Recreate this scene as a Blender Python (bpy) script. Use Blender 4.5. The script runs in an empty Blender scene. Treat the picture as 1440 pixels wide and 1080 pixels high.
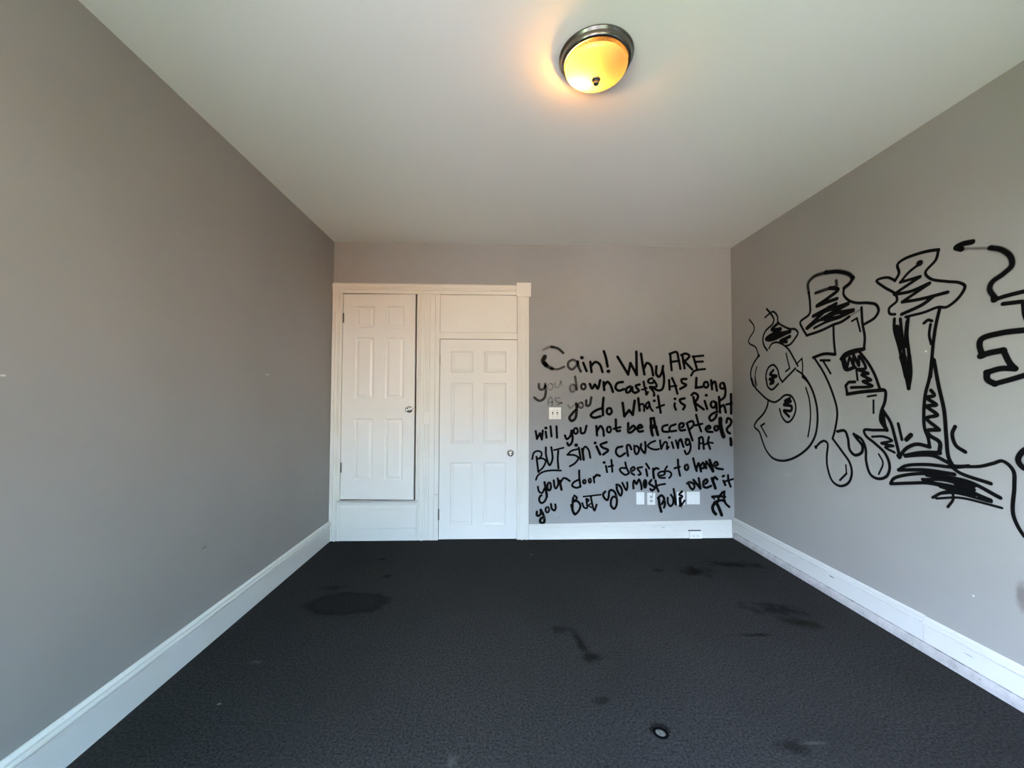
import bpy, bmesh, math
from mathutils import Vector, Matrix
PI = math.pi
scene = bpy.context.scene
C = scene.collection

# ------------------------------------------------------------------ camera
F, YAW, PITCH, ROLL = 570.0, 0.03331, 0.03234, 0.00318      # focal length in pixels of a 1440 wide frame
CAM = Vector((1.6317, 0.0, 1.3921))
W, D, H = 4.0, 4.0263, 2.9219                               # room: x 0..W, back wall y = D, height H
REAR = -1.25                                                # wall with the windows, behind the camera
_f = Vector((math.sin(YAW)*math.cos(PITCH), math.cos(YAW)*math.cos(PITCH), math.sin(PITCH)))
_r = Vector((math.cos(YAW), -math.sin(YAW), 0)); _u = _r.cross(_f)
RIGHT = _r*math.cos(ROLL) + _u*math.sin(ROLL); UP = -_r*math.sin(ROLL) + _u*math.cos(ROLL); FWD = _f
cam = bpy.data.cameras.new('camera'); camo = bpy.data.objects.new('camera', cam); C.objects.link(camo)
cam.sensor_fit = 'HORIZONTAL'; cam.sensor_width = 36.0; cam.lens = 36.0*F/1440.0
cam.clip_start = 0.02
M = Matrix.Identity(4)
for i in range(3):
    M[i][0], M[i][1], M[i][2], M[i][3] = RIGHT[i], UP[i], -FWD[i], CAM[i]
camo.matrix_world = M
scene.camera = camo

# ------------------------------------------------------------------ daylight and exposure
scene.view_settings.view_transform = 'Standard'
scene.view_settings.look = 'None'
scene.view_settings.gamma = 1.0
scene.view_settings.use_curve_mapping = False
scene.view_settings.exposure = 0.0
SKY = 90.0
world = bpy.data.worlds.new('sky'); scene.world = world; world.use_nodes = True
wn = world.node_tree.nodes; wl = world.node_tree.links
for n in list(wn): wn.remove(n)
wo = wn.new('ShaderNodeOutputWorld'); wb = wn.new('ShaderNodeBackground'); wb.inputs[1].default_value = SKY
tc = wn.new('ShaderNodeTexCoord'); sx = wn.new('ShaderNodeSeparateXYZ'); mr = wn.new('ShaderNodeMapRange')
mr.inputs[1].default_value = -1; mr.inputs[2].default_value = 1
wl.new(tc.outputs['Generated'], sx.inputs[0]); wl.new(sx.outputs[2], mr.inputs[0])
def wmath(op, a, b=0.0):
    n = wn.new('ShaderNodeMath'); n.operation = op; n.use_clamp = op == 'SMOOTH_MIN'
    for q, v in enumerate((a, b)):
        if isinstance(v, (int, float)): n.inputs[q].default_value = v
        else: wl.new(v, n.inputs[q])
    return n.outputs[0]
def elevation(cols):
    """outdoor light by height above the horizon: four bands of made-up colour from low ground to high sky"""
    r = wn.new('ShaderNodeValToRGB'); r.color_ramp.interpolation = 'LINEAR'
    stops = [(0.0, 0), (0.335, 0), (0.365, 1), (0.492, 1), (0.508, 2), (0.585, 2), (0.62, 3), (1.0, 3)]
    e = r.color_ramp.elements
    while len(e) < len(stops): e.new(0.5)
    for k, (p, c_) in enumerate(stops): e[k].position = p; e[k].color = tuple(v/3.0 for v in cols[c_]) + (1,)
    wl.new(mr.outputs[0], r.inputs[0]); return r.outputs[0]
side = elevation(((0.21, 0.50, 0.06), (0.03, 0.03, 0.02), (2.10, 2.50, 2.45), (1.30, 1.68, 2.90)))       # made-up outdoor colours past the side window, fitted to the room's light
near = elevation(((0.44, 0.42, 0.47), (0.60, 0.46, 0.32), (0.02, 0.02, 0.02), (1.28, 1.62, 2.06)))       # made-up colours for the rear outlook towards the left, fitted likewise
far_ = elevation(((0.16, 0.25, 0.175), (0.475, 0.255, 0.115), (0.72, 0.72, 0.69), (0.32, 0.62, 0.97)))  # made-up colours for the rear outlook towards the right, fitted likewise
ang = wmath('ARCTAN2', sx.outputs[0], wmath('MULTIPLY', sx.outputs[1], -1.0))       # azimuth from straight out of the rear wall
def blend(lo, hi):
    n = wn.new('ShaderNodeMapRange'); n.interpolation_type = 'SMOOTHSTEP'; wl.new(ang, n.inputs[0]); n.inputs[1].default_value = lo; n.inputs[2].default_value = hi
    return n.outputs[0]
def wmix(f, a, b):
    n = wn.new('ShaderNodeMix'); n.data_type = 'RGBA'; wl.new(f, n.inputs[0]); wl.new(a, n.inputs[6]); wl.new(b, n.inputs[7]); return n.outputs[2]
sky = wmix(blend(-0.06, 0.06), wmix(blend(-PI/4-0.06, -PI/4+0.06), side, near), far_)
wl.new(sky, wb.inputs[0]); wl.new(wb.outputs[0], wo.inputs[0])
WINDOWS = ((0.55, 1.45), (1.95, 2.85)); WZ = (0.62, 2.48)
for a, b in WINDOWS:                                        # sampling portals in the window openings
    l = bpy.data.lights.new('window_daylight', 'AREA'); l.shape = 'RECTANGLE'; l.size = b-a; l.size_y = WZ[1]-WZ[0]
    l.cycles.is_portal = True
    lo = bpy.data.objects.new('window_daylight', l); C.objects.link(lo)
    lo.location = ((a+b)/2, REAR-0.11, sum(WZ)/2); lo.rotation_euler = (PI/2, 0, PI)
ADDED_WIN = (-0.95, -0.05)                                   # unseen third window, added in the left wall to brighten the right
l = bpy.data.lights.new('window_daylight', 'AREA'); l.shape = 'RECTANGLE'; l.size = ADDED_WIN[1]-ADDED_WIN[0]; l.size_y = WZ[1]-WZ[0]
l.cycles.is_portal = True
lo = bpy.data.objects.new('window_daylight', l); C.objects.link(lo)
lo.location = (-0.11, sum(ADDED_WIN)/2, sum(WZ)/2); lo.rotation_euler = (PI/2, 0, PI/2)

# ------------------------------------------------------------------ helpers
def ray(px, py):
    return (FWD + RIGHT*((px-720.0)/F) - UP*((py-540.0)/F))
def on_back(px, py, off=0.0):
    d = ray(px, py); t = (D-off)/d.y; p = CAM + d*t; return p.x, p.z
def on_right(px, py, off=0.0):
    d = ray(px, py); t = (W-off-CAM.x)/d.x; p = CAM + d*t; return p.y, p.z
def on_floor(px, py):
    d = ray(px, py); t = -CAM.z/d.z; p = CAM + d*t; return p.x, p.y

def obj(name, bm, mat, parent=None, smooth=False):
    me = bpy.data.meshes.new(name); bm.normal_update(); bm.to_mesh(me); bm.free()
    for m in (mat if isinstance(mat, (list, tuple)) else [mat]): me.materials.append(m)
    if smooth:
        for p in me.polygons: p.use_smooth = True
    o = bpy.data.objects.new(name, me); C.objects.link(o)
    if parent: o.parent = parent
    return o
def tag(o, label=None, cat=None, group=None, kind=None):
    if label: o['label'] = label
    if cat: o['category'] = cat
    if group: o['group'] = group
    if kind: o['kind'] = kind
    return o
def empty(name, loc=(0, 0, 0), rz=0.0):
    o = bpy.data.objects.new(name, None); C.objects.link(o); o.location = loc; o.rotation_euler = (0, 0, rz)
    o.empty_display_size = 0.1
    return o
def box(bm, x0, x1, y0, y1, z0, z1, bev=0.0, seg=2):
    r = bmesh.ops.create_cube(bm, size=1.0)
    for v in r['verts']:
        v.co = Vector(((x0+x1)/2 + v.co.x*(x1-x0), (y0+y1)/2 + v.co.y*(y1-y0), (z0+z1)/2 + v.co.z*(z1-z0)))
    if bev > 0:
        es = list({e for v in r['verts'] for e in v.link_edges})
        bmesh.ops.bevel(bm, geom=es, offset=bev, segments=seg, affect='EDGES', profile=0.5)
    return bm
def lathe(bm, prof, axis='Z', origin=(0, 0, 0), n=48, caps=True):
    """prof: (radius, along). axis Z down/up along z; axis Y along y."""
    O = Vector(origin); rings = []
    for r, a in prof:
        ring = []
        for k in range(n):
            t = 2*PI*k/n
            if axis == 'Z': v = Vector((r*math.cos(t), r*math.sin(t), a))
            else: v = Vector((r*math.cos(t), a, r*math.sin(t)))
            ring.append(bm.verts.new(O+v))
        rings.append(ring)
    for A, B in zip(rings, rings[1:]):
        for k in range(n): bm.faces.new((A[k], A[(k+1) % n], B[(k+1) % n], B[k]))
    if caps:
        for R in (rings[0], rings[-1]):
            try: bm.faces.new(R)
            except ValueError: pass
    bmesh.ops.recalc_face_normals(bm, faces=bm.faces[:])
    return bm
def extrude_profile(bm, prof, place, t0, t1, steps=1):
    """prof: list of (u, d) points, closed; place(u, d, t) -> Vector."""
    rings = [[bm.verts.new(place(u, d, t0 + (t1-t0)*s/steps)) for u, d in prof] for s in range(steps+1)]
    n = len(prof)
    for A, B in zip(rings, rings[1:]):
        for k in range(n): bm.faces.new((A[k], A[(k+1) % n], B[(k+1) % n], B[k]))
    bm.faces.new(rings[0]); bm.faces.new(list(reversed(rings[-1])))
    bmesh.ops.recalc_face_normals(bm, faces=bm.faces[:])
    return bm

# ------------------------------------------------------------------ materials
def mat(name, color=(0.5, 0.5, 0.5), rough=0.5, metal=0.0, spec=0.5):
    m = bpy.data.materials.new(name); m.use_nodes = True
    b = m.node_tree.nodes['Principled BSDF']
    b.inputs['Base Color'].default_value = (*color, 1); b.inputs['Roughness'].default_value = rough
    b.inputs['Metallic'].default_value = metal; b.inputs['Specular IOR Level'].default_value = spec
    return m
class NT:
    def __init__(s, m): s.n = m.node_tree.nodes; s.l = m.node_tree.links; s.b = s.n['Principled BSDF']
    def pos(s):
        g = s.n.new('ShaderNodeNewGeometry'); return g.outputs['Position']
    def noise(s, scale, detail=3, vec=None, rough=0.5, dist=0.0):
        t = s.n.new('ShaderNodeTexNoise'); t.inputs['Scale'].default_value = scale; t.inputs['Detail'].default_value = detail
        t.inputs['Roughness'].default_value = rough; t.inputs['Distortion'].default_value = dist
        s.l.new(vec if vec is not None else s.pos(), t.inputs['Vector']); return t.outputs['Fac']
    def math(s, op, a, b=None, clamp=False):
        t = s.n.new('ShaderNodeMath'); t.operation = op; t.use_clamp = clamp
        for i, v in enumerate((a, b)):
            if v is None: continue
            if isinstance(v, (int, float)): t.inputs[i].default_value = v
            else: s.l.new(v, t.inputs[i])
        return t.outputs[0]
    def mapr(s, v, a, b, c=0.0, d=1.0, smooth=False):
        t = s.n.new('ShaderNodeMapRange'); t.clamp = True
        if smooth: t.interpolation_type = 'SMOOTHSTEP'
        s.l.new(v, t.inputs[0])
        for i, x in enumerate((a, b, c, d)): t.inputs[i+1].default_value = x
        return t.outputs[0]
    def mix(s, fac, c1, c2):
        t = s.n.new('ShaderNodeMix'); t.data_type = 'RGBA'
        for sock, v in ((t.inputs[0], fac), (t.inputs[6], c1), (t.inputs[7], c2)):
            if isinstance(v, (int, float)): sock.default_value = v
            elif isinstance(v, tuple): sock.default_value = (*v, 1) if len(v) == 3 else v
            else: s.l.new(v, sock)
        return t.outputs[2]
    def color(s, c): s.l.new(c, s.b.inputs['Base Color'])
    def bump(s, h, strength, dist):
        t = s.n.new('ShaderNodeBump'); t.inputs['Strength'].default_value = strength; t.inputs['Distance'].default_value = dist
        s.l.new(h, t.inputs['Height']); s.l.new(t.outputs[0], s.b.inputs['Normal'])
    def blob(s, c, rad, rot=0.0, edge=(1.0, 0.6), wob=0.35, nscale=14.0):
        """soft-edged stain: world centre c, radii rad (axis None = ignored)"""
        m = s.n.new('ShaderNodeMapping'); m.vector_type = 'TEXTURE'
        m.inputs['Location'].default_value = c; m.inputs['Rotation'].default_value = (0, 0, rot); m.inputs['Scale'].default_value = rad
        s.l.new(s.pos(), m.inputs['Vector'])
        L = s.n.new('ShaderNodeVectorMath'); L.operation = 'LENGTH'; s.l.new(m.outputs[0], L.inputs[0])
        nz = s.noise(nscale, 3)
        v = s.math('ADD', L.outputs['Value'], s.math('MULTIPLY', s.math('SUBTRACT', nz, 0.5), wob*2))
        return s.mapr(v, edge[0], edge[1], 0, 1, True), v

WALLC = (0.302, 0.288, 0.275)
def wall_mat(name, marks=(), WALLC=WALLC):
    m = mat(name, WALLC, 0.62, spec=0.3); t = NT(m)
    n1 = t.noise(1.3, 4); n2 = t.noise(9, 3)
    c = t.mix(t.mapr(n1, 0.3, 0.7), tuple(x*0.95 for x in WALLC), tuple(x*1.04 for x in WALLC))
    c = t.mix(t.math('MULTIPLY', t.mapr(n2, 0.52, 0.75), 0.10), c, (0.25, 0.255, 0.23))
    for cen, rad, col, a in marks:
        f, _ = t.blob(cen, rad, edge=(1.0, 0.3), wob=0.3, nscale=30)
        c = t.mix(t.math('MULTIPLY', f, a), c, col)
    t.color(c); t.bump(t.noise(170, 3), 0.10, 0.002)
    return m
def lw(px, py):
    d = ray(px, py); t = -CAM.x/d.x; p = CAM + d*t; return p
def rw(px, py):
    p = on_right(px, py); return Vector((W, p[0], p[1]))
def bw(px, py):
    p = on_back(px, py); return Vector((p[0], D, p[1]))
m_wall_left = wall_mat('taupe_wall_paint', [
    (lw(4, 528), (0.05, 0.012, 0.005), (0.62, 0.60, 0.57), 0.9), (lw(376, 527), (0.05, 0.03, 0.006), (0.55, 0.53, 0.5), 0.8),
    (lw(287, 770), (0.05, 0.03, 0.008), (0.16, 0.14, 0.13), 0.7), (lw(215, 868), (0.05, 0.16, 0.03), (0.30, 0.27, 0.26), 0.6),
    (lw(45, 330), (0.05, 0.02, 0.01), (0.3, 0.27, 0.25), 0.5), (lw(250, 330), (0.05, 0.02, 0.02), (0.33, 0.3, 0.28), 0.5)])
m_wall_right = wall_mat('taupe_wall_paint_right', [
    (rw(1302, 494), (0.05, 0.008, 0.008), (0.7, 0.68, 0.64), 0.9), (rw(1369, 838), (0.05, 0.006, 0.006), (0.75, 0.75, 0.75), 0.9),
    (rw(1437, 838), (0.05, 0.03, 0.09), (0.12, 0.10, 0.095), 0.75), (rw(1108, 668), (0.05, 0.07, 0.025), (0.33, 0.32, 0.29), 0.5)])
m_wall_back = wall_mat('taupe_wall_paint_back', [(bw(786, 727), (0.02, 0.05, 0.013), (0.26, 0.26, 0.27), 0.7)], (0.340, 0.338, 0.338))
m_wall = wall_mat('taupe_wall_paint_rear')
m_ceil = mat('ceiling_paint', (0.86, 0.855, 0.80), 0.75, spec=0.25); t = NT(m_ceil)
c = t.mix(t.mapr(t.noise(0.9, 4), 0.3, 0.7), (0.845, 0.84, 0.785), (0.875, 0.87, 0.815))
t.color(c); t.bump(t.noise(140, 3), 0.08, 0.002)
def white_mat(name, base, marks=(), rough=0.42):
    m = mat(name, base, rough, spec=0.4); t = NT(m)
    g = t.mapr(t.noise(3.2, 4), 0.35, 0.75)
    c = t.mix(t.math('MULTIPLY', g, 0.5), base, tuple(x*f for x, f in zip(base, (0.93, 0.915, 0.87))))
    sp = t.mapr(t.noise(55, 2), 0.70, 0.76)
    c = t.mix(t.math('MULTIPLY', sp, 0.35), c, (0.42, 0.40, 0.36))
    for cen, rad, col, a in marks:
        f, _ = t.blob(cen, rad, edge=(1.0, 0.3), wob=0.4, nscale=40)
        c = t.mix(t.math('MULTIPLY', f, a), c, col)
    t.color(c); t.bump(t.noise(60, 3), 0.05, 0.002)
    return m
m_door = mat('door_white_paint', (0.80, 0.785, 0.76), 0.38, spec=0.45); t = NT(m_door)
c = t.mix(t.mapr(t.noise(2.5, 3), 0.3, 0.8), (0.81, 0.795, 0.77), (0.78, 0.765, 0.735)); t.color(c); t.bump(t.noise(90, 2), 0.03, 0.001)
m_trim = white_mat('trim_gloss_white', (0.80, 0.785, 0.75), [
    (bw(733.5, 590), (0.02, 0.02, 0.35), (0.66, 0.62, 0.53), 0.6)])
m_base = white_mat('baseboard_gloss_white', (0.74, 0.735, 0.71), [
    (rw(1173, 811), (0.06, 0.035, 0.006), (0.05, 0.05, 0.05), 0.95), (rw(1085, 783), (0.08, 0.1, 0.008), (0.3, 0.3, 0.29), 0.5),
    (rw(1366, 921), (0.06, 0.03, 0.006), (0.2, 0.2, 0.2), 0.6), (rw(1090, 764), (0.06, 0.08, 0.006), (0.3, 0.3, 0.28), 0.6),
    (bw(932, 741), (0.024, 0.06, 0.008), (0.40, 0.41, 0.40), 0.9), (bw(918, 738.5), (0.16, 0.06, 0.003), (0.55, 0.55, 0.53), 0.6)])
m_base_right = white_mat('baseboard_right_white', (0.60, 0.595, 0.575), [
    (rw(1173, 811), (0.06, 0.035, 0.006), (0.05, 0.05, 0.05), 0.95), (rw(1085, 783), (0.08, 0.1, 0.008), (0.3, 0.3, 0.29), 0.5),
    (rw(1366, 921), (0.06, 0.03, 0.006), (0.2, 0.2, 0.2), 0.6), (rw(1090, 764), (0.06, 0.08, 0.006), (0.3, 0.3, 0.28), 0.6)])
m_shoe = mat('shoe_scuffed_white', (0.42, 0.40, 0.39), 0.55, spec=0.3); t = NT(m_shoe)
c = t.mix(t.mapr(t.noise(18, 4, rough=0.7), 0.35, 0.7), (0.46, 0.44, 0.43), (0.33, 0.31, 0.30)); c = t.mix(t.math('MULTIPLY', t.mapr(t.noise(70, 2), 0.66, 0.74), 0.6), c, (0.12, 0.11, 0.10)); t.color(c)
m_grime = mat('joint_grime', (0.16, 0.16, 0.155), 0.8, spec=0.1); t = NT(m_grime)
t.color(t.mix(t.mapr(t.noise(9, 4, rough=0.7), 0.4, 0.65), (0.30, 0.30, 0.29), (0.06, 0.06, 0.055)))
m_plate = mat('plate_plastic', (0.86, 0.86, 0.84), 0.35)
m_plate_warm = mat('switch_plastic', (0.86, 0.85, 0.80), 0.35)
m_slot = mat('socket_dark', (0.05, 0.05, 0.05), 0.6)
m_socket = mat('socket_grey', (0.50, 0.50, 0.49), 0.4)
m_chrome = mat('chrome', (0.62, 0.61, 0.60), 0.12, 1.0)
m_nickel = mat('brushed_nickel', (0.18, 0.168, 0.155), 0.26, 1.0)
m_hinge = mat('hinge_metal', (0.14, 0.13, 0.12), 0.45, 0.8)
m_hinge_paint = mat('hinge_painted', (0.50, 0.46, 0.40), 0.45, 0.3)
m_closet_shade = mat('closet_painted_shade', (0.10, 0.09, 0.085), 0.8)  # darkened base colour stands in for the shade inside the closets
m_paint = None

# carpet
m_carpet = mat('charcoal_carpet', (0.012, 0.012, 0.012), 1.0, spec=0.0); t = NT(m_carpet)
c = t.mix(t.mapr(t.noise(260, 2), 0.3, 0.7), (0.019, 0.0185, 0.0185), (0.052, 0.050, 0.050))
c = t.mix(t.math('MULTIPLY', t.mapr(t.noise(38, 4, rough=0.7), 0.45, 0.75), 0.45), c, (0.015, 0.0147, 0.0147))
c = t.mix(t.mapr(t.noise(95, 3, rough=0.65), 0.32, 0.68), t.mix(0.6, c, (0.004, 0.004, 0.004)), t.mix(0.35, c, (0.075, 0.074, 0.076)))
c = t.mix(t.math('MULTIPLY', t.mapr(t.noise(1.6, 4), 0.45, 0.75), 0.35), c, (0.021, 0.0205, 0.020))
c = t.mix(t.math('MULTIPLY', t.mapr(t.noise(120, 1), 0.74, 0.80), 0.4), c, (0.12, 0.12, 0.12))
def fl(px, py):
    p = on_floor(px, py); return (p[0], p[1], 0.0)
def stain(c, px, py, rx, ry, a, col=(0.0065, 0.0062, 0.006), rot=0.0, wob=0.4, ns=12, edge=(1.15, 0.1)):
    a = min(0.95, a*1.05) if ns < 20 else a*0.7; wob = wob*1.5 if ns < 20 else wob
    f, _ = t.blob(fl(px, py), (rx, ry, 1.0), rot, edge, wob, ns)
    return t.mix(t.math('MULTIPLY', f, a), c, col)
c = stain(c, 488, 848, 0.30, 0.17, 0.40, wob=0.2, edge=(1.05, 0.7))
f, v = t.blob(fl(488, 848), (0.30, 0.17, 1.0), 0, (1.0, 0.8), 0.22, 12)
ring = t.math('MULTIPLY', f, t.mapr(v, 0.60, 0.9)); c = t.mix(t.math('MULTIPLY', ring, 0.4), c, (0.005, 0.005, 0.005))
c = stain(c, 978, 803, 0.16, 0.10, 0.75, wob=0.7)
c = stain(c, 1036, 794, 0.28, 0.08, 0.65, rot=-0.15, wob=0.7)
c = stain(c, 925, 802, 0.06, 0.05, 0.5)
c = stain(c, 1090, 857, 0.22, 0.10, 0.65, wob=0.9, rot=-0.3)
c = stain(c, 1128, 876, 0.14, 0.09, 0.8, (0.013, 0.0115, 0.008), wob=0.5)
c = stain(c, 1062, 893, 0.15, 0.02, 0.7, wob=0.6)
c = stain(c, 816, 903, 0.035, 0.17, 0.75, rot=0.12, wob=0.5)
c = stain(c, 832, 924, 0.07, 0.05, 0.7, wob=0.5)
c = stain(c, 785, 885, 0.07, 0.06, 0.5, wob=0.6)
c = stain(c, 545, 810, 0.05, 0.04, 0.6); c = stain(c, 537, 786, 0.06, 0.03, 0.5)
c = stain(c, 470, 826, 0.16, 0.05, 0.5, wob=0.7)
c = stain(c, 1115, 1050, 0.08, 0.05, 0.6, wob=0.6)
c = stain(c, 845, 985, 0.05, 0.03, 0.5, wob=0.6)
c = stain(c, 1145, 1045, 0.07, 0.012, 0.5, (0.11, 0.11, 0.11), wob=0.7, ns=40)
c = stain(c, 635, 1070, 0.03, 0.04, 0.5, (0.10, 0.10, 0.10), wob=0.8, ns=40)
c = stain(c, 360, 931, 0.04, 0.02, 0.5, (0.11, 0.11, 0.11), wob=0.8, ns=50)
c = stain(c, 308, 990, 0.012, 0.008, 0.9, (0.25, 0.25, 0.25), wob=0.3, ns=50)
c = stain(c, 747, 780, 0.014, 0.012, 0.9, (0.25, 0.25, 0.24), wob=0.3, ns=50)
c = stain(c, 927.5, 1026, 0.048, 0.043, 0.92, (0.002, 0.002, 0.0025), wob=0.25, ns=35, edge=(1.0, 0.7))
t.color(c)
t.bump(t.math('ADD', t.noise(300, 2), t.math('MULTIPLY', t.noise(60, 3), 0.8)), 0.7, 0.006)

# sprayed paint: the mesh attribute 'cover' holds how much paint lies on the wall
m_spray = mat('black_spray_paint', (0.0035, 0.0035, 0.004), 0.8, spec=0.06)
_n = m_spray.node_tree.nodes; _l = m_spray.node_tree.links
_a = _n.new('ShaderNodeAttribute'); _a.attribute_name = 'cover'; _tr = _n.new('ShaderNodeBsdfTransparent'); _mx = _n.new('ShaderNodeMixShader')
_l.new(_a.outputs['Fac'], _mx.inputs[0]); _l.new(_tr.outputs[0], _mx.inputs[1]); _l.new(_n['Principled BSDF'].outputs[0], _mx.inputs[2])
_l.new(_mx.outputs[0], _n['Material Output'].inputs[0])

# ------------------------------------------------------------------ room shell
def quad_obj(name, pts, m, label, cat):
    bm = bmesh.new(); bm.faces.new([bm.verts.new(p) for p in pts])
    return tag(obj(name, bm, m), label, cat, kind='structure')
quad_obj('floor', [(0, REAR, 0), (W, REAR, 0), (W, D, 0), (0, D, 0)], m_carpet, 'dark charcoal carpet with worn stains covering the whole floor', 'floor')
quad_obj('ceiling', [(0, REAR, H), (0, D, H), (W, D, H), (W, REAR, H)], m_ceil, 'plain off-white painted ceiling carrying the round lamp', 'ceiling')
quad_obj('wall_right', [(W, REAR, 0), (W, REAR, H), (W, D, H), (W, D, 0)], m_wall_right, 'taupe grey wall carrying the large bubble letter graffiti', 'wall')
def holed_wall(name, u0, u1, place, holes, m, label):
    us = sorted({u0, u1, *[h[0] for h in holes], *[h[1] for h in holes]}); zs = sorted({0.0, H, *[h[2] for h in holes], *[h[3] for h in holes]})
    bm = bmesh.new(); V = {}
    def v(u, z):
        if (u, z) not in V: V[(u, z)] = bm.verts.new(place(u, z))
        return V[(u, z)]
    for a, b in zip(us, us[1:]):
        for c_, d in zip(zs, zs[1:]):
            if any(h[0] <= a and b <= h[1] and h[2] <= c_ and d <= h[3] for h in holes): continue
            bm.faces.new((v(a, c_), v(b, c_), v(b, d), v(a, d)))
    return tag(obj(name, bm, m), label, 'wall', kind='structure')
holed_wall('wall_left', REAR, D, lambda u, z: (0, u, z), [(*ADDED_WIN, *WZ)], m_wall_left, 'bare taupe grey wall without any graffiti')

# door openings measured on the wall
d1x0, _z = on_back(481.6, 560); d1x1, _z = on_back(584.8, 560)
_x, d1z1 = on_back(535, 414.6); _x, d1z0 = on_back(535, 701.3)
d2x0, _z = on_back(618.2, 620); d2x1, _z = on_back(726.8, 620)
_x, d2z1 = on_back(672, 477.9); d2z0 = 0.008
g = 0.005
O1 = (d1x0-g, d1x1+g+0.002, d1z0-g-0.006, d1z1+g+0.003); O2 = (d2x0-g, d2x1+g, 0.0, d2z1+g)
holed_wall('wall_back', 0.0, W, lambda u, z: (u, D, z), [O1, O2], m_wall_back, 'taupe grey far wall with two white doors and scrawled black writing')
for i, o in enumerate((O1, O2)):                                   # closets behind the two doors, their gloom put into the colour
    bm = bmesh.new(); box(bm, o[0], o[1], D, D+0.55, o[2], o[3])
    bm.faces.ensure_lookup_table()
    for f in [f for f in bm.faces if f.calc_center_median().y < D+1e-4]: bm.faces.remove(f)
    tag(obj('wall_closet_%d' % (i+1), bm, m_closet_shade), 'inside of the closet behind the %s white door, shade put into its dark colour' % ('raised' if i == 0 else 'floor-level'), 'closet interior', kind='structure')
holed_wall('wall_rear', 0.0, W, lambda u, z: (u, REAR, z), [(a, b, WZ[0], WZ[1]) for a, b in WINDOWS], m_wall, 'wall with two sash windows behind the viewer')
def sash_window(name, loc, rz, width, label):
    w = tag(empty(name, loc, rz), label, 'window', kind='structure')   # local: opening along x, outside towards -y
    bm = bmesh.new(); hw = width/2; hz = WZ[1]-WZ[0]
    box(bm, hw-0.03, hw, -0.10, 0.0, 0, hz); box(bm, -hw, -hw+0.03, -0.10, 0.0, 0, hz)
    box(bm, -hw+0.03, hw-0.03, -0.10, 0.0, 0, 0.04); box(bm, -hw+0.03, hw-0.03, -0.10, 0.0, hz-0.04, hz)
    obj('window_frame', bm, m_trim, w)
    bm = bmesh.new(); box(bm, -hw+0.03, hw-0.03, -0.08, -0.04, hz/2-0.025, hz/2+0.025); obj('meeting_rail', bm, m_trim, w)
    bm = bmesh.new(); box(bm, -hw-0.08, hw+0.08, 0.0, 0.06, -0.035, 0.0, 0.006); obj('window_sill', bm, m_trim, w)
for i, (a, b) in enumerate(WINDOWS):
    sash_window('window_%d' % (i+1), ((a+b)/2, REAR, WZ[0]), 0.0, b-a, 'white sash window in the wall behind the viewer, %s' % ('near the bare wall' if i == 0 else 'near the middle'))
sash_window('window_3', (0, sum(ADDED_WIN)/2, WZ[0]), -PI/2, ADDED_WIN[1]-ADDED_WIN[0], 'unseen white sash window added in the left-hand wall to brighten the right wall')

# ------------------------------------------------------------------ baseboards
def base_profile(h, shoe=False, d=0.018):
    p = [(0, 0)]
    if shoe: p += [(0, d+0.016), (0.030, d+0.015), (0.046, d+0.008), (0.051, d+0.001), (0.052, d)]
    else: p += [(0, d)]
    p += [(h-0.048, d), (h-0.046, d-0.004), (h-0.042, d-0.004), (h-0.040, d+0.003), (h-0.034, d+0.008), (h-0.026, d+0.006), (h-0.022, d-0.002),
          (h-0.020, d-0.002), (h-0.018, d+0.002), (h-0.010, d+0.001), (h-0.003, d-0.008), (h, d-0.011), (h, 0)]
    return p
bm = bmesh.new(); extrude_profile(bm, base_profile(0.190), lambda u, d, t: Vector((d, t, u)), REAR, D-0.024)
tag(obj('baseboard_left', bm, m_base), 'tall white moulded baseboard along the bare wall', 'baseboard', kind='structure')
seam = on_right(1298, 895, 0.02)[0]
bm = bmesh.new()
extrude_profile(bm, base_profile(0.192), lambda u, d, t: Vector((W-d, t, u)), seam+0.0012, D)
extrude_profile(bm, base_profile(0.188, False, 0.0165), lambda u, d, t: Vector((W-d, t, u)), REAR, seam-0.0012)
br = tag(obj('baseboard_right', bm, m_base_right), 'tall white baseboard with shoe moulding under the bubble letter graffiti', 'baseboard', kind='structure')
bm = bmesh.new()                                                    # quarter-round shoe standing a little off the board, dirt in the joint
extrude_profile(bm, [(0, 0.021), (0, 0.036), (0.026, 0.036), (0.038, 0.033), (0.046, 0.028), (0.050, 0.021)], lambda u, d, t: Vector((W-d, t, u)), REAR, D-0.024)
obj('shoe_moulding', bm, m_shoe, br)['label'] = 'scuffed greyish shoe moulding'
bm = bmesh.new(); extrude_profile(bm, [(0.010, 0.0175), (0.010, 0.0215), (0.0525, 0.0215), (0.0525, 0.0175)], lambda u, d, t: Vector((W-d, t, u)), REAR, D-0.024)
obj('joint', bm, m_grime, br)['label'] = 'dark dirty joint above the shoe moulding'
cx1 = on_back(743.8, 700, 0.02)[0]
def back_prof(h):
    p = [(0, 0), (0, 0.024), (0.036, 0.022), (0.040, 0.017), (0.052, 0.017), (0.054, 0.014), (0.056, 0.017)]
    return p + [(h-0.040, 0.017), (h-0.038, 0.014), (h-0.034, 0.019), (h-0.012, 0.019), (h-0.004, 0.010), (h, 0.007), (h, 0)]
bx0, bx1 = cx1+0.001, W-0.036                                       # the board's top edge runs down towards the doors
bm = bmesh.new(); extrude_profile(bm, back_prof(0.172), lambda u, d, t: Vector((t, D-d, u if u < 0.06 else u-0.030*(bx1-t)/(bx1-bx0))), bx0, bx1)
tag(obj('baseboard_back', bm, m_base), 'white baseboard below the scrawled writing on the far wall', 'baseboard', kind='structure')

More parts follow.
